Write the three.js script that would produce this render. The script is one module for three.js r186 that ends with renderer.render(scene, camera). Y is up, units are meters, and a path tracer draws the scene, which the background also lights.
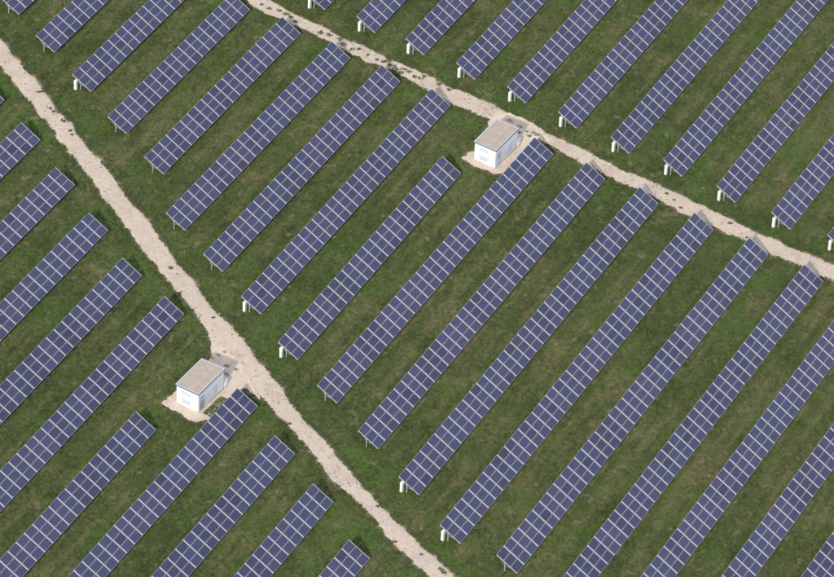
import * as THREE from 'three';
import { mergeGeometries } from 'three/addons/utils/BufferGeometryUtils.js';

// ---------------------------------------------------------------- camera, sky, sun, exposure
const scene = new THREE.Scene();
const PITCH = THREE.MathUtils.degToRad(41.0), ROLL = THREE.MathUtils.degToRad(2.816);
const camera = new THREE.PerspectiveCamera(6.9905, 1024 / 708, 50, 9000);
camera.position.set(0, 363.51, 417.33);          // a helicopter some 550 m from the field, long lens
camera.rotation.order = 'YXZ';
camera.rotation.set(-PITCH, 0, ROLL);
scene.add(camera);

const SUN = new THREE.Vector3(-0.228, 0.535, 0.815).normalize();
const sun = new THREE.DirectionalLight(new THREE.Color(1.0, 0.945, 0.86), 2.0);
sun.position.copy(SUN).multiplyScalar(300);
sun.castShadow = true;
sun.shadow.mapSize.set(4096, 4096);
Object.assign(sun.shadow.camera, { left: -90, right: 90, top: 90, bottom: -90, near: 50, far: 600 });
sun.shadow.radius = 5;
scene.add(sun); scene.add(sun.target);

{ // milky, hazy sky: air only
  const w = 256, h = 128, d = new Float32Array(w * h * 4);
  for (let j = 0; j < h; j++) for (let i = 0; i < w; i++) {
    const el = (j + 0.5) / h * Math.PI - Math.PI / 2, az = (i + 0.5) / w * 2 * Math.PI - Math.PI;
    const y = Math.sin(el), s = Math.max(0, y);
    const dir = new THREE.Vector3(Math.cos(el) * Math.cos(az), y, Math.cos(el) * Math.sin(az));
    const c = Math.max(0, dir.dot(SUN));
    const k = Math.pow(1 - s, 3), glow = 0.22 * Math.pow(c, 5);
    const o = (j * w + i) * 4;
    d[o] = 0.36 + 0.22 * k + glow; d[o + 1] = 0.405 + 0.20 * k + glow * 0.95; d[o + 2] = 0.49 + 0.14 * k + glow * 0.85; d[o + 3] = 1;
  }
  const t = new THREE.DataTexture(d, w, h, THREE.RGBAFormat, THREE.FloatType);
  t.mapping = THREE.EquirectangularReflectionMapping; t.magFilter = THREE.LinearFilter; t.minFilter = THREE.LinearFilter;
  t.needsUpdate = true;
  scene.background = t; scene.environment = t;
}
const renderer = new THREE.WebGLRenderer({ antialias: true });
renderer.setSize(1024, 708);
renderer.toneMapping = THREE.LinearToneMapping;
renderer.toneMappingExposure = 1.75;
renderer.shadowMap.enabled = true;

// ---------------------------------------------------------------- helpers
let seed = 20240611;
const rnd = () => { seed |= 0; seed = seed + 0x6D2B79F5 | 0; let t = Math.imul(seed ^ seed >>> 15, 1 | seed); t = t + Math.imul(t ^ t >>> 7, 61 | t) ^ t; return ((t ^ t >>> 14) >>> 0) / 4294967296; };
const range = (a, b) => a + (b - a) * rnd();
const LAT = new Float32Array(65536); for (let i = 0; i < 65536; i++) LAT[i] = rnd();
function vnoise(x, y) {                              // value noise 0..1
  const xi = Math.floor(x), yi = Math.floor(y); let fx = x - xi, fy = y - yi;
  fx = fx * fx * (3 - 2 * fx); fy = fy * fy * (3 - 2 * fy);
  const a = xi & 255, b = (xi + 1) & 255, c = (yi & 255) << 8, e = ((yi + 1) & 255) << 8;
  const p = LAT[c + a], q = LAT[c + b], r = LAT[e + a], s = LAT[e + b];
  return p + (q - p) * fx + (r - p + (p - q - r + s) * fx) * fy;
}
const fbm = (x, y, n = 4) => { let s = 0, a = 0.5, t = 0; for (let i = 0; i < n; i++) { s += a * vnoise(x, y); t += a; a *= 0.5; x = x * 2.03 + 17.1; y = y * 2.03 + 9.7; } return s / t; };
const sstep = (a, b, x) => { const t = Math.min(1, Math.max(0, (x - a) / (b - a))); return t * t * (3 - 2 * t); };
const mix = (a, b, t) => a + (b - a) * t;

const used = {};
function numbered(n) { const k = used[n] = (used[n] ?? -1) + 1; return k ? `${n}_${String(k).padStart(3, '0')}` : n; }
function tag(o, label, category, group, kind) {
  if (label) o.userData.label = label; if (category) o.userData.category = category;
  if (group) o.userData.group = group; if (kind) o.userData.kind = kind; return o;
}
function obj(name, geo, m, parent = scene) {
  const o = new THREE.Mesh(geo, m); o.name = parent === scene ? numbered(name) : name;
  o.castShadow = o.receiveShadow = true; parent.add(o); return o;
}
function thing(name, label, category, group) { const g = new THREE.Group(); g.name = numbered(name); scene.add(g); return tag(g, label, category, group); }
function box(w, h, d, x = 0, y = 0, z = 0) { const g = new THREE.BoxGeometry(w, h, d); g.translate(x, y, z); return g; }

// field axes: v runs along the rows, u across them (downhill of the panels)
const TH = THREE.MathUtils.degToRad(63.534), SLOPE = -0.070924;
const VD = [Math.cos(TH), -Math.sin(TH)], UD = [Math.sin(TH), Math.cos(TH)];   // x, z
const WM = 2.677, DM = 1.42, HM = 0.76, PITCH_U = 7.415, U_BASE = -0.72 - 10 * PITCH_U;
const lift = x => { const a = Math.abs(x), s = Math.sign(x); return a < 80 ? x : s * (80 + 60 * Math.tanh((a - 80) / 60)); };
function groundY(x, z) {
  const r = Math.max(Math.abs(x), Math.abs(z)), f = 1 - sstep(60, 90, r);
  return SLOPE * lift(x) + (f ? f * 0.10 * (fbm(x / 9 + 40, z / 9 + 70, 2) - 0.5) : 0);
}

// ---------------------------------------------------------------- tracks and pads (outlines in metres, x and z)
const TRACK_1 = [[[-56.52,-40.56],[-52.15,-33.64],[-50.54,-31.48],[-48.91,-28.97],[-46.75,-25.63],[-44.98,-22.64],[-43.26,-20.02],[-39.52,-14.29],[-37.65,-10.88],[-35.83,-8.0],[-33.63,-4.29],[-30.04,1.16],[-28.57,3.14],[-26.33,6.49],[-24.31,10.19],[-23.15,13.55],[-21.1,17.01],[-19.03,19.08],[-17.69,20.13],[-15.8,22.73],[-13.95,25.02],[-11.51,28.46],[-9.29,32.27],[-7.48,34.48],[-5.24,36.94],[-3.23,39.39],[-1.06,42.79],[0.33,44.48],[2.31,46.73],[7.55,53.77]],[[-54.91,-42.85],[-52.47,-39.26],[-50.7,-36.71],[-48.66,-33.66],[-46.24,-30.15],[-44.54,-26.75],[-42.65,-24.85],[-41.38,-22.15],[-39.93,-19.96],[-38.49,-18.21],[-36.62,-14.93],[-33.76,-10.43],[-31.75,-7.61],[-30.14,-4.84],[-28.21,-1.35],[-25.74,2.18],[-23.22,6.67],[-20.82,9.65],[-19.5,11.58],[-17.81,14.3],[-15.66,17.4],[-14.0,19.9],[-12.09,23.15],[-8.93,27.28],[-7.01,30.53],[-5.63,32.66],[-3.6,35.15],[-1.81,37.66],[0.48,40.23],[2.17,42.32],[3.86,44.18],[5.83,46.42],[10.81,52.85]]];
const TRACK_2 = [[[-28.13,-59.01],[-25.59,-54.87],[-23.51,-52.34],[-22.37,-51.04],[-21.08,-50.03],[-19.09,-49.5],[-16.1,-47.67],[-15.01,-47.11],[-12.97,-45.73],[-9.8,-43.84],[-8.71,-43.04],[-6.55,-41.96],[-3.36,-40.51],[-1.37,-38.96],[0.16,-38.03],[2.94,-35.93],[5.58,-34.7],[7.68,-33.39],[11.65,-31.71],[14.13,-30.57],[16.03,-29.24],[18.9,-27.14],[22.35,-24.87],[24.25,-23.7],[25.96,-23.2],[28.8,-21.41],[30.74,-19.84],[32.06,-19.32],[35.25,-17.65],[37.31,-16.43],[39.19,-15.69],[41.82,-13.6],[43.68,-12.75],[45.54,-12.0],[48.4,-10.34],[49.62,-9.8],[55.01,-6.47]],[[-24.67,-60.45],[-22.1,-55.48],[-20.03,-52.94],[-18.77,-52.15],[-17.5,-51.14],[-15.69,-49.96],[-13.51,-48.85],[-11.33,-47.49],[-9.46,-46.33],[-6.66,-44.85],[-5.42,-43.98],[-2.57,-42.72],[0.72,-40.86],[2.84,-39.49],[4.68,-38.78],[8.04,-36.96],[9.8,-35.72],[11.74,-34.51],[14.07,-33.06],[16.58,-31.4],[18.5,-30.52],[21.0,-29.13],[23.3,-27.42],[26.16,-26.08],[28.84,-24.63],[31.72,-23.09],[34.55,-21.34],[37.68,-19.7],[39.86,-18.2],[42.28,-16.98],[45.26,-15.16],[47.86,-13.98],[49.73,-13.12],[55.64,-10.02]]];
const PAD_FAR = [[4.65,-25.74],[5.39,-26.63],[6.11,-27.04],[7.03,-29.59],[7.93,-33.24],[8.88,-35.35],[12.85,-34.05],[15.35,-30.58],[13.63,-30.68],[12.44,-28.56],[11.13,-26.42],[9.71,-23.65],[8.7,-23.26],[7.52,-23.73],[6.78,-24.07],[5.68,-24.67]];
const PAD_NEAR = [[-28.12,23.49],[-27.58,22.32],[-26.75,21.26],[-25.33,18.68],[-23.48,15.66],[-23.27,13.56],[-23.24,12.18],[-20.82,14.05],[-17.19,21.17],[-18.88,19.65],[-19.98,20.24],[-21.44,22.49],[-22.84,25.38],[-23.39,25.63],[-24.2,26.08],[-26.15,24.96],[-27.56,24.16]];

function resample(line, n) {                       // smooth curve through the points, n even stations
  const c = new THREE.CatmullRomCurve3(line.map(([x, z]) => new THREE.Vector3(x, 0, z)), false, 'centripetal');
  return c.getSpacedPoints(n - 1).map(p => [p.x, p.z]);
}
function trackStations([L, R], n) {
  const a = resample(L, n), b = resample(R, n), out = [];
  for (let i = 0; i < n; i++) {
    const [ax, az] = a[i], [bx, bz] = b[i], len = Math.hypot(bx - ax, bz - az), dx = (bx - ax) / len, dz = (bz - az) / len;
    const ja = 0.14 + (fbm(ax * 0.9, az * 0.9, 4) - 0.5) * 0.75 + (vnoise(ax * 4, az * 4) - 0.5) * 0.14;
    const jb = -0.14 + (fbm(bx * 0.9 + 50, bz * 0.9, 4) - 0.5) * 0.75 + (vnoise(bx * 4, bz * 4 + 9) - 0.5) * 0.14;
    out.push([[ax + dx * ja, az + dz * ja], [bx + dx * jb, bz + dz * jb]]);
  }
  return out;
}
const ST1 = trackStations(TRACK_1, 760), ST2 = trackStations(TRACK_2, 640);
function roughLoop(poly) {                         // closed ragged outline
  const c = new THREE.CatmullRomCurve3(poly.map(([x, z]) => new THREE.Vector3(x, 0, z)), true, 'centripetal');
  return c.getSpacedPoints(150).slice(0, 150).map(p => [p.x + (fbm(p.x * 2.2, p.z * 2.2, 4) - 0.5) * 0.8, p.z + (fbm(p.x * 2.2 + 30, p.z * 2.2, 4) - 0.5) * 0.8]);
}
const LOOP_FAR = roughLoop(PAD_FAR), LOOP_NEAR = roughLoop(PAD_NEAR);
// signed distance to the bare surfaces (negative inside) on a coarse grid
const SD_N = 360, SD_R = 72, SD = new Float32Array(SD_N * SD_N).fill(99);
{
  const every = (a, k) => a.filter((_, i) => i % k === 0);
  const loops = [[...every(ST1.map(s => s[0]), 6), ...every(ST1.map(s => s[1]), 6).reverse()], [...every(ST2.map(s => s[0]), 6), ...every(ST2.map(s => s[1]), 6).reverse()], LOOP_FAR, LOOP_NEAR];
  for (const lp of loops) {
    let x0 = 1e9, x1 = -1e9, z0 = 1e9, z1 = -1e9; for (const [x, z] of lp) { x0 = Math.min(x0, x); x1 = Math.max(x1, x); z0 = Math.min(z0, z); z1 = Math.max(z1, z); }
    for (let j = 0; j < SD_N; j++) for (let i = 0; i < SD_N; i++) {
      const x = (i / (SD_N - 1) * 2 - 1) * SD_R, z = (j / (SD_N - 1) * 2 - 1) * SD_R;
      if (x < x0 - 3 || x > x1 + 3 || z < z0 - 3 || z > z1 + 3) continue;
      let inside = false, d2 = 1e9;
      for (let k = 0, m = lp.length - 1; k < lp.length; m = k++) {
        const ax = lp[m][0], az = lp[m][1], bx = lp[k][0], bz = lp[k][1];
        if ((az > z) !== (bz > z) && x < (bx - ax) * (z - az) / (bz - az) + ax) inside = !inside;
        const ex = bx - ax, ez = bz - az, t = Math.max(0, Math.min(1, ((x - ax) * ex + (z - az) * ez) / (ex * ex + ez * ez + 1e-9)));
        const qx = ax + ex * t - x, qz = az + ez * t - z; d2 = Math.min(d2, qx * qx + qz * qz);
      }
      const d = Math.sqrt(d2) * (inside ? -1 : 1), o = j * SD_N + i;
      if (d < SD[o]) SD[o] = d;
    }
  }
}
function bare(x, z) {
  const fx = (x / SD_R + 1) / 2 * (SD_N - 1), fz = (z / SD_R + 1) / 2 * (SD_N - 1), i = Math.floor(fx), j = Math.floor(fz);
  if (i < 0 || j < 0 || i >= SD_N - 1 || j >= SD_N - 1) return 99;
  const a = fx - i, b = fz - j, o = j * SD_N + i;
  return (SD[o] * (1 - a) + SD[o + 1] * a) * (1 - b) + (SD[o + SD_N] * (1 - a) + SD[o + SD_N + 1] * a) * b;
}

// block, number, u at both ends, v of the lower end, columns of panels, column pitch
const ROWS = [["a",1,-67.6,-67.6,16.43,10,1.69],
  ["a",2,-60.15,-60.15,12.63,14,1.67],
  ["a",3,-52.55,-52.55,8.76,16,1.67],
  ["a",4,-44.91,-44.91,4.39,18,1.662],
  ["a",5,-37.44,-37.41,0.51,20,1.6686],
  ["a",6,-30.1,-29.96,-6.87,24,1.6722],
  ["a",7,-22.77,-22.69,-10.69,26,1.6745],
  ["a",8,-15.42,-15.44,-14.59,28,1.6783],
  ["a",9,-8.02,-8.29,-19.0,24,1.6955],
  ["a",10,-0.74,-0.74,-22.8,32,1.6981],
  ["a",11,6.78,6.62,-26.77,34,1.7003],
  ["a",12,14.12,14.03,-30.73,36,1.7063],
  ["a",13,21.59,21.62,-34.93,38,1.7164],
  ["a",14,29.0,29.1,-35.5,38,1.7237],
  ["a",15,36.65,36.65,-45.39,44,1.7],
  ["a",16,43.79,43.79,-38.9,40,1.7],
  ["a",17,51.2,51.2,-35.9,38,1.7],
  ["a",18,58.62,58.62,-29.5,34,1.7],
  ["b",0,-37.3,-37.3,39.84,10,1.68],
  ["b",1,-29.94,-29.94,39.49,12,1.68],
  ["b",2,-22.82,-22.82,39.19,16,1.68],
  ["b",3,-15.37,-15.37,38.67,20,1.68],
  ["b",4,-8.06,-8.06,38.28,24,1.68],
  ["b",5,-0.65,-0.65,37.61,26,1.68],
  ["b",6,6.87,6.87,37.1,30,1.68],
  ["b",7,14.13,14.13,36.97,34,1.68],
  ["b",8,21.63,21.63,36.38,30,1.68],
  ["b",9,29.28,29.28,35.77,20,1.68],
  ["b",10,36.7,36.7,35.91,4,1.68],
  ["c",0,-60.2,-60.2,-8.87,6,1.69],
  ["c",1,-52.71,-52.71,-22.9,12,1.69],
  ["c",2,-45.0,-45.0,-34.38,16,1.69],
  ["c",3,-37.5,-37.5,-45.92,20,1.69],
  ["c",4,-30.1,-30.1,-57.31,24,1.69],
  ["c",5,-22.68,-22.68,-70.4,30,1.69],
  ["c",6,-15.35,-15.35,-78.93,24,1.69],
  ["c",7,-7.94,-7.94,-75.69,28,1.69],
  ["c",8,-0.56,-0.56,-69.99,22,1.69],
  ["c",9,6.81,6.81,-64.21,16,1.69],
  ["c",10,14.43,14.43,-59.56,10,1.69]];

// ---------------------------------------------------------------- what grows where
const rowHere = (v, u) => ROWS.some(([, , ua, , v0, n, pc]) => Math.abs(u - ua - WM) < 0.8 && v > v0 && v < v0 + n * pc);
function meadow(x, z, out) {                         // linear base colour of the turf at a place
  const v = x * VD[0] + z * VD[1], u = x * UD[0] + z * UD[1];
  const ph = ((u - U_BASE) / PITCH_U % 1 + 1) % 1 * PITCH_U;                       // metres downhill of a row's upper edge
  const big = fbm(x / 14 + 3, z / 14 + 8, 3), mid = fbm(x / 2.6, z / 2.6, 3), fine = vnoise(x * 2.2, z * 2.2) * 0.6 + vnoise(x * 5.1, z * 5.1) * 0.4;
  const streak = fbm(v / 7 + 11, u / 0.7 + 5, 3);
  let g = sstep(0.22, 0.80, 0.34 * mid + 0.22 * big + 0.30 * fine + 0.14 * streak);
  let r = mix(0.046, 0.098, g), gg = mix(0.071, 0.119, g), b = mix(0.016, 0.034, g);
  const lane = Math.exp(-Math.pow((ph - 4.9) / 1.25, 2));                            // the driven lane between rows is drier
  let dry = sstep(0.50, 0.74, 0.62 * streak + 0.20 * mid + 0.15 * big + 0.11 * lane) * (0.35 + 0.65 * fine);
  r = mix(r, 0.165, dry * 0.6); gg = mix(gg, 0.140, dry * 0.6); b = mix(b, 0.066, dry * 0.6);
  const d = bare(x, z);
  const lush = sstep(0.58, 0.76, fbm(x / 4.2 + 90, z / 4.2 + 31, 3) + (d > 0.3 && d < 4 ? 0.12 : 0)) * 0.6;
  r = mix(r, 0.066, lush); gg = mix(gg, 0.116, lush); b = mix(b, 0.018, lush);
  let soil = 0;
  const drip = Math.abs(ph - WM - 0.06);
  if (drip < 0.4 && rowHere(v, u)) soil = Math.max(soil, 0.75 * sstep(0.40, 0.06, drip + 0.26 * fine) * sstep(0.44, 0.70, fbm(v / 0.6, u / 2 + 60, 3)));
  soil = Math.max(soil, sstep(0.66, 0.86, fbm(x / 0.9 + 200, z / 0.9 + 77, 4)) * 0.55);
  if (d < 0.9) soil = Math.max(soil, sstep(0.5, 0.0, d + 0.9 * (fbm(x * 1.3 + 8, z * 1.3, 3) - 0.42)) * 0.8);
  r = mix(r, 0.235, soil); gg = mix(gg, 0.165, soil); b = mix(b, 0.112, soil);
  out[0] = r; out[1] = gg; out[2] = b; out[3] = soil; out[4] = dry; return out;
}
const toS = c => c <= 0.0031308 ? 12.92 * c : 1.055 * Math.pow(c, 1 / 2.4) - 0.055;
function dataMap(n, m, f, srgb, wrap = THREE.RepeatWrapping) {
  const d = new Uint8Array(n * m * 4), c = [0, 0, 0];
  for (let j = 0; j < m; j++) for (let i = 0; i < n; i++) { f(i, j, c); const o = (j * n + i) * 4; for (let k = 0; k < 3; k++) d[o + k] = Math.max(0, Math.min(255, (srgb ? toS(c[k]) : c[k]) * 255)); d[o + 3] = 255; }
  const t = new THREE.DataTexture(d, n, m); t.wrapS = t.wrapT = wrap; t.magFilter = THREE.LinearFilter; t.minFilter = THREE.LinearMipmapLinearFilter; t.generateMipmaps = true;
  if (srgb) t.colorSpace = THREE.SRGBColorSpace; t.needsUpdate = true; return t;
}

// ---------------------------------------------------------------- ground
const GR = 66;
{
  const N = 2048, tmp = [0, 0, 0, 0, 0];
  const map = dataMap(N, N, (i, j, c) => {
    const x = ((i + 0.5) / N * 2 - 1) * GR, z = ((j + 0.5) / N * 2 - 1) * GR;
    meadow(x, z, tmp);
    const k = 0.62 + 0.5 * vnoise(x * 9, z * 9) + 0.26 * LAT[(i * 7 + j * 131) & 65535];
    c[0] = tmp[0] * k; c[1] = tmp[1] * k; c[2] = tmp[2] * k;
  }, true, THREE.MirroredRepeatWrapping);
  const ax = []; for (let x = -90; x <= 90; x += 1) ax.push(x);
  for (let x = 90, s = 6; x < 3200; s *= 1.5) { x += s; ax.push(x); ax.unshift(-x); }
  const n = ax.length, pos = new Float32Array(n * n * 3), uv = new Float32Array(n * n * 2), idx = [];
  for (let j = 0; j < n; j++) for (let i = 0; i < n; i++) {
    const o = j * n + i, x = ax[i], z = ax[j];
    pos.set([x, groundY(x, z), z], o * 3); uv.set([(x / GR + 1) / 2, (z / GR + 1) / 2], o * 2);
    if (i < n - 1 && j < n - 1) idx.push(o, o + n, o + 1, o + 1, o + n, o + n + 1);
  }
  const g = new THREE.BufferGeometry(); g.setAttribute('position', new THREE.BufferAttribute(pos, 3)); g.setAttribute('uv', new THREE.BufferAttribute(uv, 2)); g.setIndex(idx); g.computeVertexNormals();
  tag(obj('ground', g, new THREE.MeshStandardMaterial({ map, roughness: 1 })), 'sloping green meadow ground under the solar panel rows', 'ground', null, 'structure');
}

// ---------------------------------------------------------------- gravel tracks and pads
const makeGravel = tone => {
  const N = 1024, M = 22;
  const map = dataMap(N, N, (i, j, c) => {
    const x = i / N * M, z = j / N * M;
    const a = fbm(x / 1.6, z / 1.6, 4), b = vnoise(x * 4.5, z * 4.5), p = vnoise(x * 13, z * 13) * 0.6 + LAT[(i * 17 + j * 71) & 65535] * 0.4;
    const k = 0.80 + 0.20 * a + 0.13 * (b - 0.5) + 0.24 * (p - 0.5), st = sstep(0.60, 0.76, fbm(x / 0.7 + 33, z / 0.7 + 5, 4)) * 0.45;
    c[0] = tone * mix(0.62 * k, 0.42, st); c[1] = tone * mix(0.505 * k, 0.32, st); c[2] = tone * mix(0.405 * k, 0.24, st);
  }, true, THREE.MirroredRepeatWrapping);
  const bump = dataMap(512, 512, (i, j, c) => { const p = vnoise(i / 3.1, j / 3.1) * 0.6 + LAT[(i * 29 + j * 53) & 65535] * 0.4; c[0] = c[1] = c[2] = p; }, false, THREE.MirroredRepeatWrapping);
  map.repeat.set(1 / M, 1 / M); bump.repeat.set(1 / 9, 1 / 9);
  return new THREE.MeshStandardMaterial({ map, bumpMap: bump, bumpScale: 0.02, roughness: 0.98 });
};
const gravel = makeGravel(1), limestone = makeGravel(1.14);               // the aprons are fresher, whiter stone
function trackMesh(name, st, label) {
  const K = 13, n = st.length, pos = [], uv = [], idx = [];
  for (let i = 0; i < n; i++) for (let k = 0; k < K; k++) {
    const t = k / (K - 1), x = mix(st[i][0][0], st[i][1][0], t), z = mix(st[i][0][1], st[i][1][1], t);
    const e = Math.min(t, 1 - t), rut = -0.02 * (Math.exp(-Math.pow((t - 0.27) / 0.1, 2)) + Math.exp(-Math.pow((t - 0.73) / 0.1, 2)));
    pos.push(x, groundY(x, z) + 0.006 + 0.05 * sstep(0, 0.14, e) + rut * 0.6 + 0.02 * (vnoise(x * 3, z * 3) - 0.5) * sstep(0, 0.1, e), z); uv.push(x, z);
    if (i < n - 1 && k < K - 1) { const o = i * K + k; idx.push(o, o + K, o + 1, o + 1, o + K, o + K + 1); }
  }
  const g = new THREE.BufferGeometry(); g.setAttribute('position', new THREE.Float32BufferAttribute(pos, 3)); g.setAttribute('uv', new THREE.Float32BufferAttribute(uv, 2)); g.setIndex(idx); g.computeVertexNormals();
  if (g.attributes.normal.getY(100) < 0) { const a = g.index.array; for (let q = 0; q < a.length; q += 3) { const s = a[q]; a[q] = a[q + 1]; a[q + 1] = s; } g.computeVertexNormals(); }
  tag(obj(name, g, gravel), label, 'track', null, 'structure');
}
trackMesh('gravel_track', ST1, 'pale gravel track running down the left side of the field');
trackMesh('gravel_track', ST2, 'pale gravel track crossing the upper right of the field');
function padMesh(loop, label) {
  const sh = new THREE.Shape(loop.map(([x, z]) => new THREE.Vector2(x, -z)));
  const g = new THREE.ShapeGeometry(sh); g.rotateX(-Math.PI / 2);
  // subdivide by clipping to a fine fan is not needed: a pad is nearly flat, so follow the slope only
  const p = g.attributes.position, uv = g.attributes.uv;
  for (let i = 0; i < p.count; i++) { p.setY(i, SLOPE * lift(p.getX(i)) + 0.075); uv.setXY(i, p.getX(i) * 1.01 + 7, p.getZ(i) * 1.01 + 3); }
  g.computeVertexNormals();
  tag(obj('gravel_pad', g, limestone), label, 'gravel pad', null, 'structure');
}
padMesh(LOOP_FAR, 'pale gravel apron around the building by the upper track');
padMesh(LOOP_NEAR, 'pale gravel apron around the building by the left track');

// ---------------------------------------------------------------- solar panel rows
const frameMat = new THREE.MeshStandardMaterial({ color: new THREE.Color().setRGB(0.62, 0.63, 0.66), roughness: 0.42, metalness: 0.25 });
const steelMat = new THREE.MeshStandardMaterial({ color: new THREE.Color().setRGB(0.42, 0.45, 0.48), roughness: 0.5, metalness: 0.35 });
const rustyMat = new THREE.MeshStandardMaterial({ color: new THREE.Color().setRGB(0.36, 0.37, 0.38), roughness: 0.6, metalness: 0.3 });
const faceMats = [[0.032, 0.031, 0.084], [0.024, 0.025, 0.070], [0.038, 0.035, 0.092], [0.029, 0.034, 0.091], [0.019, 0.019, 0.053]].map(([r, g, b], q) => {
  const W = 330, H = 198, cv = document.createElement('canvas'); cv.width = W; cv.height = H; const c = cv.getContext('2d');
  const css = (a, e, f) => `rgb(${[a, e, f].map(t => Math.round(toS(t) * 255)).join(',')})`;
  c.fillStyle = css(0.58, 0.59, 0.62); c.fillRect(0, 0, W, H);
  const mx = 8, my = 1, cw = (W - 2 * mx) / 10, ch = (H - 2 * my) / 6;
  for (let i = 0; i < 10; i++) for (let j = 0; j < 6; j++) {
    const k = 0.92 + 0.16 * rnd();
    c.fillStyle = css(r * k, g * k, b * k); c.fillRect(mx + i * cw + 0.4, my + j * ch + 0.4, cw - 0.8, ch - 0.8);
    c.fillStyle = css(r * k * 1.25, g * k * 1.25, b * k * 1.15); c.fillRect(mx + i * cw + 0.5, my + (j + 0.33) * ch, cw - 1, 0.7); c.fillRect(mx + i * cw + 0.5, my + (j + 0.67) * ch, cw - 1, 0.7);
  }
  const t = new THREE.CanvasTexture(cv); t.colorSpace = THREE.SRGBColorSpace; t.anisotropy = 8;
  return new THREE.MeshPhysicalMaterial({ map: t, roughness: 0.16 + 0.03 * q, metalness: 0, ior: 1.5 });
});
const panelGeo = (() => {                              // framed module: rim, recessed glass, sides, back
  const X = 0.825, Z = 0.495, f = 0.025, fz = 0.014, h = 0.040, r = 0.004, pos = [], uv = [], idx = [];
  const quad = (a, b, c, d) => { const o = pos.length / 3; for (const p of [a, b, c, d]) { pos.push(...p); uv.push((p[0] / (X - f) + 1) / 2, 1 - (p[2] / (Z - fz) + 1) / 2); } idx.push(o, o + 1, o + 2, o, o + 2, o + 3); };
  const O = [[-X, -Z], [-X, Z], [X, Z], [X, -Z]], I = [[-X + f, -Z + fz], [-X + f, Z - fz], [X - f, Z - fz], [X - f, -Z + fz]];
  for (let k = 0; k < 4; k++) {
    const a = O[k], b = O[(k + 1) % 4], c = I[(k + 1) % 4], d = I[k];
    quad([a[0], 0, a[1]], [b[0], 0, b[1]], [c[0], 0, c[1]], [d[0], 0, d[1]]);
    quad([a[0], -h, a[1]], [b[0], -h, b[1]], [b[0], 0, b[1]], [a[0], 0, a[1]]);
    quad([d[0], 0, d[1]], [c[0], 0, c[1]], [c[0], -r, c[1]], [d[0], -r, d[1]]);
  }
  quad([-X, -h, -Z], [X, -h, -Z], [X, -h, Z], [-X, -h, Z]);
  const n = idx.length;
  quad(...I.map(([x, z]) => [x, -r, z]));
  const g = new THREE.BufferGeometry(); g.setAttribute('position', new THREE.Float32BufferAttribute(pos, 3)); g.setAttribute('uv', new THREE.Float32BufferAttribute(uv, 2)); g.setIndex(idx);
  g.addGroup(0, n, 0); g.addGroup(n, 6, 1); g.computeVertexNormals(); return g;
})();
const panelMats = faceMats.map(m => [frameMat, m]);
const postGeo = mergeGeometries([box(0.012, 1, 0.12, 0, 0.5, 0), box(0.07, 1, 0.010, 0.04, 0.5, 0.055), box(0.07, 1, 0.010, 0.04, 0.5, -0.055)]);
const barGeo = new THREE.BoxGeometry(1, 1, 1);
const cabinets = [];
const MV = SLOPE * VD[0], MU = SLOPE * UD[0];
const ORD = ['first', 'second', 'third', 'fourth', 'fifth', 'sixth', 'seventh', 'eighth', 'ninth', 'tenth', 'eleventh', 'twelfth', 'thirteenth', 'fourteenth', 'fifteenth', 'sixteenth', 'seventeenth', 'eighteenth'];
const WHERE = { a: ['between the two gravel tracks', 'solar panel rows between the tracks'], b: ['beyond the upper right track', 'solar panel rows beyond the upper track'], c: ['on the left of the left track', 'solar panel rows left of the left track'] };
const SPECIAL = { a9: 'short blue solar panel row that stops in front of the building by the upper track', a10: 'blue solar panel row whose upper end passes the building by the upper track', c7: 'blue solar panel row whose upper end passes the building by the left track', c6: 'blue solar panel row that stops short, left of the building by the left track' };
const HAS_BOX = new Set(['a3', 'a8', 'a9', 'a12', 'a13', 'b0', 'b1', 'b2', 'b3', 'b4', 'b5', 'b6', 'b7', 'b8', 'b9', 'b10']);
const seg = (o, a, b, w, h) => {                       // bar between two points, w sideways, h upright
  const A = new THREE.Vector3(...a), B = new THREE.Vector3(...b), L = A.distanceTo(B);
  const x = B.clone().sub(A).normalize(), z = new THREE.Vector3().crossVectors(x, Math.abs(x.y) > 0.95 ? new THREE.Vector3(1, 0, 0) : new THREE.Vector3(0, 1, 0)).normalize(), y = new THREE.Vector3().crossVectors(z, x);
  o.quaternion.setFromRotationMatrix(new THREE.Matrix4().makeBasis(x, y, z)); o.position.copy(A.add(B).multiplyScalar(0.5)); o.scale.set(L, h, w); return o;
};
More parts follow.
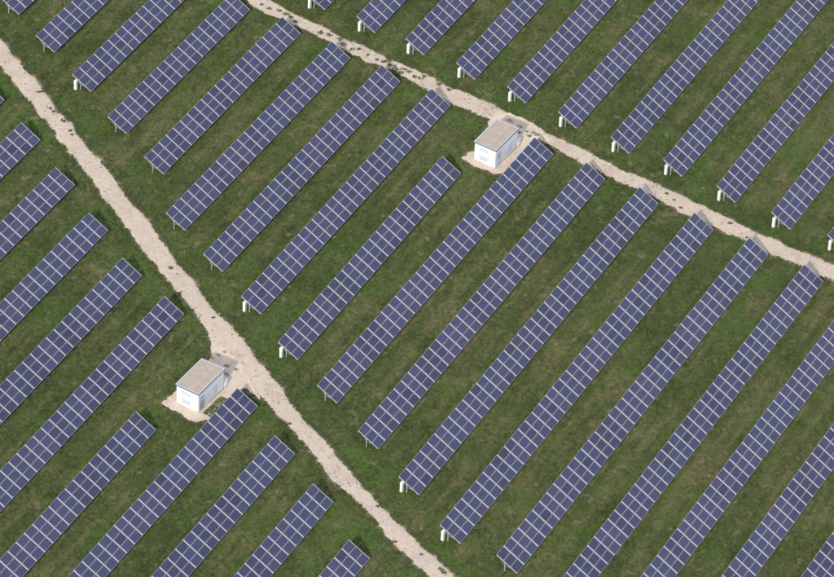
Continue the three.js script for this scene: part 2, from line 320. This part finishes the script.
for (const [blk, num, ua, ub, v0, cols, pc] of ROWS) {
  const len = cols * pc, nth = ORD[blk === 'a' ? num - 1 : num];
  const label = SPECIAL[blk + num] ?? `${nth} blue solar panel row from the top left, ${WHERE[blk][0]}`;
  const row = thing('solar_panel_row', label, 'solar panels', WHERE[blk][1]);
  const gx = v0 * VD[0] + ua * UD[0], gz = v0 * VD[1] + ua * UD[1], gy = SLOPE * gx;
  row.position.set(gx, gy, gz); row.rotation.y = TH - Math.atan2(ub - ua, len);
  const X = new THREE.Vector3(1, MV, 0).normalize(), Zr = new THREE.Vector3(0, -DM + MU * WM, WM), N = new THREE.Vector3().crossVectors(Zr, X).normalize(), Z = new THREE.Vector3().crossVectors(X, N);
  const Q = new THREE.Quaternion().setFromRotationMatrix(new THREE.Matrix4().makeBasis(X, N, Z));
  const top = (x, t) => new THREE.Vector3(x, MV * x + MU * t * WM + HM + DM * (1 - t), t * WM);
  let streak = 0;
  for (let k = 0; k < cols; k++) {
    const tableTilt = (vnoise(num * 7.7 + (k >> 2) * 3.1, blk.charCodeAt(0)) - 0.5) * 0.006;
    for (let j = 0; j < 3; j++) {
      const p = obj('panel', panelGeo, null, row);
      const a = rnd(); streak = rnd() < 0.3 ? Math.floor(rnd() * 4) : streak;
      p.material = panelMats[a < 0.025 ? 4 : streak];
      p.position.copy(top((k + 0.5) * pc, (j + 0.5) / 3)).addScaledVector(N, range(-0.004, 0.004));
      p.quaternion.copy(Q).multiply(new THREE.Quaternion().setFromEuler(new THREE.Euler(tableTilt + range(-0.003, 0.003), 0, range(-0.003, 0.003))));
    }
  }
  const under = (x, t, d) => { const q = top(x, t).addScaledVector(N, -d); return [q.x, q.y, q.z]; };
  for (const t of [0.07, 0.40, 0.60, 0.93]) seg(obj('purlin', barGeo, steelMat, row), under(-0.04, t, 0.086), under(len + 0.04, t, 0.086), 0.05, 0.08);
  const spans = Math.max(1, Math.round(len / 5));
  for (let s = 0; s <= spans; s++) {
    const x = 0.28 + (len - 0.56) * s / spans, tp = 0.41, f = under(x, tp, 0.2);
    seg(obj('rafter', barGeo, steelMat, row), under(x, 0.02, 0.176), under(x, 0.98, 0.176), 0.06, 0.09);
    const post = obj('post', postGeo, steelMat, row); const base = MV * x + MU * f[2] - 0.35;
    post.position.set(f[0], base, f[2]); post.scale.y = f[1] - base;
    seg(obj('brace', barGeo, rustyMat, row), [f[0] + 0.05, f[1] - 0.62, f[2]], under(x + 0.05, 0.82, 0.215), 0.05, 0.05);
    seg(obj('brace', barGeo, rustyMat, row), [f[0] + 0.05, f[1] - 0.62, f[2]], under(x + 0.05, 0.1, 0.215), 0.05, 0.05);
  }
  if (HAS_BOX.has(blk + num)) cabinets.push([blk, num, gx, gz, row.rotation.y, nth]);
}

// ---------------------------------------------------------------- cabinets at the row ends
const whitePaint = new THREE.MeshStandardMaterial({ color: new THREE.Color().setRGB(0.82, 0.82, 0.80), roughness: 0.45 });
const creamPaint = new THREE.MeshStandardMaterial({ color: new THREE.Color().setRGB(0.74, 0.71, 0.63), roughness: 0.5 });
const greyMetal = new THREE.MeshStandardMaterial({ color: new THREE.Color().setRGB(0.30, 0.31, 0.33), roughness: 0.5, metalness: 0.4 });
const concrete = new THREE.MeshStandardMaterial({ color: new THREE.Color().setRGB(0.36, 0.35, 0.33), roughness: 0.95 });
for (const [blk, num, gx, gz, turn, nth] of cabinets) {
  const ref = { a9: 'under the lower end of the short solar row facing the far building' }[blk + num] ?? `under the lower end of the ${nth} solar row ${blk === 'a' ? 'between the tracks' : 'beyond the upper track'}`;
  const c = thing('electrical_cabinet', `white cabinet ${ref}`, 'cabinet', 'white electrical cabinets at the row ends');
  const lx = 0.12, lz = 0.46, cx = gx + lx * Math.cos(turn) + lz * Math.sin(turn), cz = gz - lx * Math.sin(turn) + lz * Math.cos(turn);
  c.position.set(cx, groundY(cx, cz), cz); c.rotation.y = turn; c.scale.setScalar(0.92);
  obj('plinth', box(0.50, 0.22, 0.38, 0, 0.01, 0), concrete, c);
  obj('body', box(0.46, 1.34, 0.34, 0, 0.79, 0), creamPaint, c);
  const d = obj('door', box(0.024, 1.26, 0.30, -0.243, 0.79, 0), whitePaint, c);
  obj('handle', box(0.03, 0.14, 0.025, -0.268, 0.80, 0.10), greyMetal, d);
  const r = obj('cap', mergeGeometries([box(0.56, 0.03, 0.42, -0.01, 1.477, 0), box(0.52, 0.03, 0.38, -0.01, 1.507, 0)]), whitePaint, c);
}

// ---------------------------------------------------------------- the two inverter buildings
const wallMat = (() => {
  const t = dataMap(256, 256, (i, j, c) => { const k = 0.90 + 0.10 * fbm(i / 40, j / 18, 4) + 0.03 * LAT[(i * 13 + j * 57) & 65535]; const s = sstep(0.62, 0.8, fbm(i / 9 + 5, j / 60 + 2, 3)) * 0.12; c[0] = 0.77 * k * (1 - s); c[1] = 0.80 * k * (1 - s); c[2] = 0.83 * k * (1 - s * 1.2); }, true);
  t.repeat.set(0.5, 0.5); return new THREE.MeshStandardMaterial({ map: t, roughness: 0.8 });
})();
const roofMat = (() => {
  const t = dataMap(512, 512, (i, j, c) => { const a = fbm(i / 60, j / 60, 4), p = LAT[(i * 37 + j * 91) & 65535], q = vnoise(i / 5, j / 5), k = 0.74 + 0.26 * a + 0.22 * (p - 0.5) + 0.16 * (q - 0.5); c[0] = 0.50 * k; c[1] = 0.405 * k; c[2] = 0.325 * k; }, true);
  t.repeat.set(0.25, 0.25); return new THREE.MeshStandardMaterial({ map: t, roughness: 0.97 });
})();
const trimMat = new THREE.MeshStandardMaterial({ color: new THREE.Color().setRGB(0.50, 0.52, 0.56), roughness: 0.5, metalness: 0.1 });
const bluePaint = new THREE.MeshStandardMaterial({ color: new THREE.Color().setRGB(0.47, 0.52, 0.60), roughness: 0.5 });
const ventPaint = new THREE.MeshStandardMaterial({ color: new THREE.Color().setRGB(0.50, 0.53, 0.57), roughness: 0.5 });
const greenPaint = new THREE.MeshStandardMaterial({ color: new THREE.Color().setRGB(0.22, 0.26, 0.25), roughness: 0.55 });
const fasciaMat = new THREE.MeshStandardMaterial({ color: new THREE.Color().setRGB(0.13, 0.155, 0.205), roughness: 0.5, metalness: 0.1 });
const uvBox = (w, h, d, x, y, z) => { const g = box(w, h, d, x, y, z), p = g.attributes.position, n = g.attributes.normal, uv = g.attributes.uv; for (let i = 0; i < p.count; i++) { const ax = Math.abs(n.getX(i)), ay = Math.abs(n.getY(i)); uv.setXY(i, ax > 0.5 ? p.getZ(i) : p.getX(i), ay > 0.5 ? p.getZ(i) : p.getY(i)); } return g; };
const BL = 5.08, BW = 2.97, BH = 2.78, BTH = THREE.MathUtils.degToRad(59.6);
function louvre(parent, axis, cx, cy, w, h, face, mat) {         // axis 'x': on the end wall (faces -x); 'z': on the long wall (faces +z)
  const at = (a, y, out, sa, sy, so) => axis === 'z' ? box(sa, sy, so, a, y, face + out) : box(so, sy, sa, face - out, y, a);
  const v = obj('vent', at(cx, cy, 0.004, w, h, 0.02), mat, parent);
  obj('frame', mergeGeometries([at(cx, cy + h / 2, 0.02, w + 0.1, 0.05, 0.05), at(cx, cy - h / 2, 0.02, w + 0.1, 0.05, 0.05), at(cx - w / 2, cy, 0.021, 0.05, h - 0.05, 0.05), at(cx + w / 2, cy, 0.021, 0.05, h - 0.05, 0.05)]), mat, v);
  const n = Math.round(h / 0.09);
  for (let k = 0; k < n; k++) {
    const s = obj('slat', axis === 'z' ? new THREE.BoxGeometry(w - 0.06, 0.012, 0.075) : new THREE.BoxGeometry(0.075, 0.012, w - 0.06), mat, v), y = cy - h / 2 + (k + 0.5) * h / n;
    if (axis === 'z') { s.position.set(cx, y, face + 0.036); s.rotation.x = 0.75; } else { s.position.set(face - 0.036, y, cx); s.rotation.z = 0.75; }
  }
}
function building(nx, nz, label, doorMat) {
  const b = thing('inverter_building', label, 'building', 'white inverter buildings');
  const y0 = groundY(nx, nz) + 0.02;
  b.position.set(nx, y0, nz); b.rotation.y = BTH;                 // local x along the long wall, z out of it; corner at the origin
  obj('plinth', box(BL + 0.06, 0.75, BW + 0.06, BL / 2, -0.29, -BW / 2), concrete, b);
  const T = 0.12, y1 = 0.09;
  obj('wall', uvBox(BL, BH - y1, T, BL / 2, (BH + y1) / 2, -T / 2), wallMat, b);
  obj('wall', uvBox(BL, BH - y1, T, BL / 2, (BH + y1) / 2, -BW + T / 2), wallMat, b);
  obj('wall', uvBox(T, BH - y1, BW - 2 * T, T / 2, (BH + y1) / 2, -BW / 2), wallMat, b);
  obj('wall', uvBox(T, BH - y1, BW - 2 * T, BL - T / 2, (BH + y1) / 2, -BW / 2), wallMat, b);
  const roof = obj('roof', uvBox(BL + 0.10, 0.14, BW + 0.10, BL / 2, BH + 0.05, -BW / 2), roofMat, b);
  const ring = (o, e, h, y) => mergeGeometries([box(BL + 2 * o, h, e, BL / 2, y, o - e / 2), box(BL + 2 * o, h, e, BL / 2, y, -BW - o + e / 2), box(e, h, BW + 2 * o - 2 * e, -o + e / 2, y, -BW / 2), box(e, h, BW + 2 * o - 2 * e, BL + o - e / 2, y, -BW / 2)]);
  obj('fascia', ring(0.11, 0.06, 0.17, BH + 0.055), fasciaMat, roof);
  obj('edge_trim', ring(0.11, 0.16, 0.03, BH + 0.156), trimMat, roof);
  // end wall facing the sun: two louvres
  louvre(b, 'x', -BW * 0.56, 0.80, 1.05, 0.62, 0, ventPaint);
  louvre(b, 'x', -BW * 0.56, 2.10, 1.05, 0.36, 0, ventPaint);
  // long wall: door by the corner, louvred door further on
  const d = obj('door', box(0.86, 2.15, 0.05, 0.62, 1.18, 0.022), bluePaint, b);
  obj('handle', box(0.05, 0.18, 0.05, 0.95, 1.20, 0.07), greyMetal, d);
  obj('door_louvre', mergeGeometries(Array.from({ length: 9 }, (_, k) => { const g = box(0.66, 0.014, 0.06); g.rotateX(0.7); g.translate(0.62, 0.30 + k * 0.10, 0.062); return g; })), doorMat, d);
  obj('door_panel', box(0.70, 0.92, 0.012, 0.62, 0.70, 0.050), doorMat, d);
  louvre(b, 'z', 3.05, 1.20, 0.80, 1.35, 0, bluePaint);
  const c = thing('utility_cabinet', `small pale cabinet at the far end of ${nx > 0 ? 'the building by the upper track' : 'the building by the left track'}`, 'cabinet', 'small cabinets behind the buildings');
  const lx = BL + 0.52, lz = -0.26, cx = nx + lx * Math.cos(BTH) + lz * Math.sin(BTH), cz = nz - lx * Math.sin(BTH) + lz * Math.cos(BTH);
  c.position.set(cx, groundY(cx, cz) + 0.02, cz); c.rotation.y = BTH;
  obj('plinth', box(0.72, 0.3, 0.62, 0, 0, 0), concrete, c);
  obj('body', box(0.66, 0.78, 0.56, 0, 0.54, 0), whitePaint, c);
  obj('door', box(0.56, 0.68, 0.02, 0, 0.54, 0.292), whitePaint, c);
  obj('lid', box(0.76, 0.05, 0.66, 0, 0.957, 0), bluePaint, c);
}
building(8.71, -24.30, 'white flat-roofed inverter building beside the upper right track', bluePaint);
building(-24.02, 24.43, 'white flat-roofed inverter building beside the left track, dark lower door', greenPaint);

// ---------------------------------------------------------------- a dark bar on the left track
{
  const x = -46.85, z = -29.85, g = mergeGeometries([box(1.0, 0.10, 0.14, 0, 0.05, 0), box(0.9, 0.05, 0.10, 0.02, 0.124, 0)]);
  const o = tag(obj('dark_bar', g, new THREE.MeshStandardMaterial({ color: new THREE.Color().setRGB(0.055, 0.04, 0.03), roughness: 0.9 })), 'short dark bar lying across the left gravel track near its top', 'bar');
  o.position.set(x, groundY(x, z) + 0.05, z); o.rotation.y = 0.25;
}

// ---------------------------------------------------------------- grass, verges, weeds, flowers, stones
function bladeGeo(n, spread, height, width, lean) {
  const pos = [];
  for (let k = 0; k < n; k++) {
    const a = rnd() * 6.283, r = Math.sqrt(rnd()) * spread, bx = Math.cos(a) * r, bz = Math.sin(a) * r, h = height * range(0.6, 1.2), w = width * range(0.7, 1.3), t = rnd() * 6.283, la = rnd() * 6.283, l = lean * range(0.3, 1.2);
    const wx = Math.cos(t) * w, wz = Math.sin(t) * w, lx = Math.cos(la) * l, lz = Math.sin(la) * l;
    pos.push(bx - wx, -0.02, bz - wz, bx + wx, -0.02, bz + wz, bx + lx, h, bz + lz);
  }
  const g = new THREE.BufferGeometry(); g.setAttribute('position', new THREE.Float32BufferAttribute(pos, 3)); g.computeVertexNormals(); return g;
}
const leafMat = new THREE.MeshStandardMaterial({ color: 0xffffff, roughness: 0.85, side: THREE.DoubleSide });
function scatter(name, label, cat, geo, mat, list) {
  const m = new THREE.InstancedMesh(geo, mat, list.length), q = new THREE.Object3D(), c = new THREE.Color();
  m.name = numbered(name); m.castShadow = m.receiveShadow = true; tag(m, label, cat, null, 'stuff');
  list.forEach(([x, y, z, s, sy, r, g, b], i) => { q.position.set(x, y, z); q.rotation.set(0, (i * 2.399) % 6.283, 0); q.scale.set(s, sy, s); q.updateMatrix(); m.setMatrixAt(i, q.matrix); m.setColorAt(i, c.setRGB(r, g, b)); });
  scene.add(m);
}
const inBuilding = (x, z) => [[8.71, -24.30], [-24.02, 24.43]].some(([nx, nz]) => { const dx = x - nx, dz = z - nz, a = dx * Math.cos(BTH) - dz * Math.sin(BTH), b = dx * Math.sin(BTH) + dz * Math.cos(BTH); return a > -0.2 && a < BL + 0.2 && b < 0.2 && b > -BW - 0.2; });
{
  const list = [[], [], []], t = [0, 0, 0, 0, 0];
  for (let i = 0; i < 420000; i++) {
    const fx = rnd(), fz = rnd(), z = mix(-70, 58, fz), x = mix(-59, 57, fx);
    const d = bare(x, z); if (d < 0.02 || inBuilding(x, z)) continue;
    meadow(x, z, t); if (rnd() < t[3] * 0.8) continue;
    const k = range(0.75, 1.5), yel = range(0.9, 1.12), s = range(0.7, 1.25) * (d < 1.2 ? 1.15 : 1);
    list[i % 3].push([x, groundY(x, z), z, s, s * range(0.5, 1.1) * (0.6 + 0.8 * vnoise(x / 1.3 + 9, z / 1.3)), t[0] * k * yel, t[1] * k, t[2] * k]);
  }
  for (let k = 0; k < 3; k++) scatter('grass', 'short green and straw coloured grass between and under the panel rows', 'grass', bladeGeo(9, 0.16, 0.13, 0.028, 0.10), leafMat, list[k]);
}
{
  const W = [[-43.44,-24.91,1.1],[-44.96,-26.39,0.5],[-45.43,-26.89,0.4],[-42.68,-23.12,0.5],[-42.37,-22.41,0.4],[-28.84,0.01,0.6],[-31.65,-7.88,0.4],[-23.4,8.02,0.4],[-21.65,13.75,0.5],[-23.18,14.93,0.7],[-21.27,16.01,0.8],[-21.29,17.55,0.9],[-20.21,16.53,0.6],[-22.41,14.47,0.5],[10.39,-33.84,0.9],[11.57,-32.87,0.8],[11.53,-31.69,0.6],[12.51,-32.05,0.5],[12.77,-31.22,0.6],[13.74,-31.67,0.8],[13.25,-31.98,0.5],[-5.03,36.86,0.5],[-3.14,36.74,0.4],[4.15,45.71,0.7],[4.5,46.14,0.6],[-1.05,42.04,0.4],[1.88,43.68,0.4],[-21.13,-51.72,0.5],[-20.22,-51.06,0.7],[-18.95,-50.87,0.7],[-18.04,-50.31,0.9],[-17.39,-49.81,0.6],[-16.72,-49.01,0.8],[-13.64,-47.3,1],[-12.5,-46.99,0.9],[-11.1,-46.42,0.8],[-10.62,-45.49,0.9],[-9.46,-44.68,0.6],[-8.72,-44.84,0.6],[-7.5,-43.91,0.5],[-6.35,-43.1,0.6],[-5.59,-42.83,0.6],[-4.97,-43.03,1.1],[-4.45,-42.22,1.2],[-3.8,-41.53,1.2],[-3.29,-41.02,0.8],[-2.94,-41.77,0.8],[-2.31,-41.38,0.7],[-1.53,-40.52,0.8],[-0.78,-40.25,0.7],[-0.42,-40.8,0.6],[1.48,-39.53,0.8],[2.74,-38.66,0.6],[24.82,-26.46,0.5],[29.68,-22.97,0.5],[31.37,-20.6,0.4],[30.53,-21.88,0.4],[37.29,-18.65,0.6],[39.31,-16.27,0.3],[-14.83,18.61,0.3],[-13.71,24.68,0.4]], list = [];
  for (const [x, z, s] of W) for (let k = 0; k < 22 * s + 6; k++) {
    const a = rnd() * 6.283, r = Math.sqrt(rnd()) * 0.34 * s, px = x + Math.cos(a) * r * 1.4, pz = z + Math.sin(a) * r, g = range(0.6, 1.2);
    list.push([px, groundY(px, pz) + 0.05, pz, range(0.6, 1.1), range(0.4, 0.8) * (0.5 + 0.6 * s), 0.095 * g, 0.125 * g, 0.048 * g]);
  }
  // weeds in the strip between the near building and its neighbouring row, and straggling along the track edges
  for (let k = 0; k < 420; k++) {
    const a = range(0.3, 3.9), b = 0.45 + 1.3 * rnd(), x = -24.02 + a * Math.cos(BTH) + b * Math.sin(BTH), z = 24.43 - a * Math.sin(BTH) + b * Math.cos(BTH), g = range(0.7, 1.5);
    list.push([x, groundY(x, z) + 0.05, z, range(0.7, 1.2), range(0.5, 1.2), 0.085 * g, 0.15 * g, 0.030 * g]);
  }
  for (let k = 0; k < 26000; k++) {
    const st = rnd() < 0.54 ? ST1 : ST2, s = st[Math.floor(rnd() * st.length)], e = s[rnd() < 0.5 ? 0 : 1], x = e[0] + range(-0.5, 0.5), z = e[1] + range(-0.5, 0.5), d = bare(x, z);
    if (d < -0.14 || fbm(x * 0.7 + 5, z * 0.7 + 2, 2) < 0.44 || inBuilding(x, z)) continue;
    const g = range(0.7, 1.4), y = rnd() < 0.3 ? 1.7 : 1;
    list.push([x, groundY(x, z) + 0.03, z, range(0.5, 1.0), range(0.3, 0.7), 0.072 * g * y, 0.108 * g * (0.5 + 0.5 * y), 0.030 * g * y]);
  }
  for (let k = 0; k < 500; k++) {                                       // seedlings on the gravel
    const st = rnd() < 0.45 ? ST1 : ST2, s = st[Math.floor(rnd() * st.length)], q = range(0.06, 0.94), x = mix(s[0][0], s[1][0], q), z = mix(s[0][1], s[1][1], q);
    if (fbm(x / 3 + 70, z / 3, 2) < 0.5 || inBuilding(x, z)) continue;
    const g = range(0.6, 1.4); for (let m = 0; m < 2; m++) list.push([x + range(-0.1, 0.1), groundY(x, z) + 0.05, z + range(-0.1, 0.1), range(0.3, 0.7), range(0.3, 0.8), 0.075 * g, 0.085 * g, 0.04 * g]);
  }
  scatter('weeds', 'dark green weeds dotted over the gravel tracks and along their edges', 'weeds', bladeGeo(10, 0.13, 0.16, 0.03, 0.12), leafMat, list);
}
{
  const F = [[-12.66,-50.52],[-11.06,-49.78],[-13.85,-44.03],[-19.32,10.36],[-18.85,8.54],[-19.03,9.44],[-17.68,10.63],[13.75,-35.77],[20.02,-32.12],[-4.38,27.95],[-1.17,35.65],[-2.43,40.81],[32.26,-23.95],[33.36,-23.94],[28.23,-23.49],[37.34,-21.18],[-6.97,-46.41],[-3.25,-43.62],[-5.43,-45.26],[-9.52,26.89],[4.75,43.27],[33.65,-18.16],[-10.57,33.13],[-27.78,-3.22],[-22.7,2.61],[-4.79,29.16],[0.03,34.83],[-0.96,-42.01],[5.28,-41.07],[7.8,-39.51]], list = [];
  for (const [x, z] of F) { const n = 3 + Math.floor(rnd() * 8); for (let k = 0; k < n; k++) { const px = x + (rnd() + rnd() - 1) * 1.1, pz = z + (rnd() + rnd() - 1) * 1.1; if (bare(px, pz) < 0.1) continue; const g = range(0.6, 1.1); list.push([px, groundY(px, pz) + range(0.08, 0.2), pz, range(0.5, 1.1), range(0.6, 1), 0.36 * g, 0.33 * g, 0.035 * g]); } }
  const petals = new THREE.ConeGeometry(0.06, 0.04, 7, 1, true); petals.rotateX(Math.PI);
  scatter('yellow_flowers', 'small yellow wild flowers scattered in the grass by the tracks', 'flowers', petals, leafMat, list);
}
{
  const list = [];
  for (let k = 0; k < 9000; k++) {
    const st = rnd() < 0.54 ? ST1 : ST2, s = st[Math.floor(rnd() * st.length)], t = rnd() < 0.5 ? rnd() : (rnd() < 0.5 ? range(-0.06, 0.1) : range(0.9, 1.06)), x = mix(s[0][0], s[1][0], t), z = mix(s[0][1], s[1][1], t), g = range(0.55, 1.15), q = range(0.4, 1) * (rnd() < 0.06 ? 2.2 : 1);
    if (inBuilding(x, z)) continue;
    list.push([x, groundY(x, z) + 0.05 * sstep(0, 0.14, Math.min(t, 1 - t)) + 0.01, z, q, q * range(0.5, 1), 0.50 * g, 0.43 * g, 0.36 * g]);
  }
  scatter('gravel_stones', 'loose pale stones scattered over the gravel tracks', 'stones', new THREE.IcosahedronGeometry(0.055, 0), new THREE.MeshStandardMaterial({ color: 0xffffff, roughness: 0.95 }), list);
}

renderer.render(scene, camera);
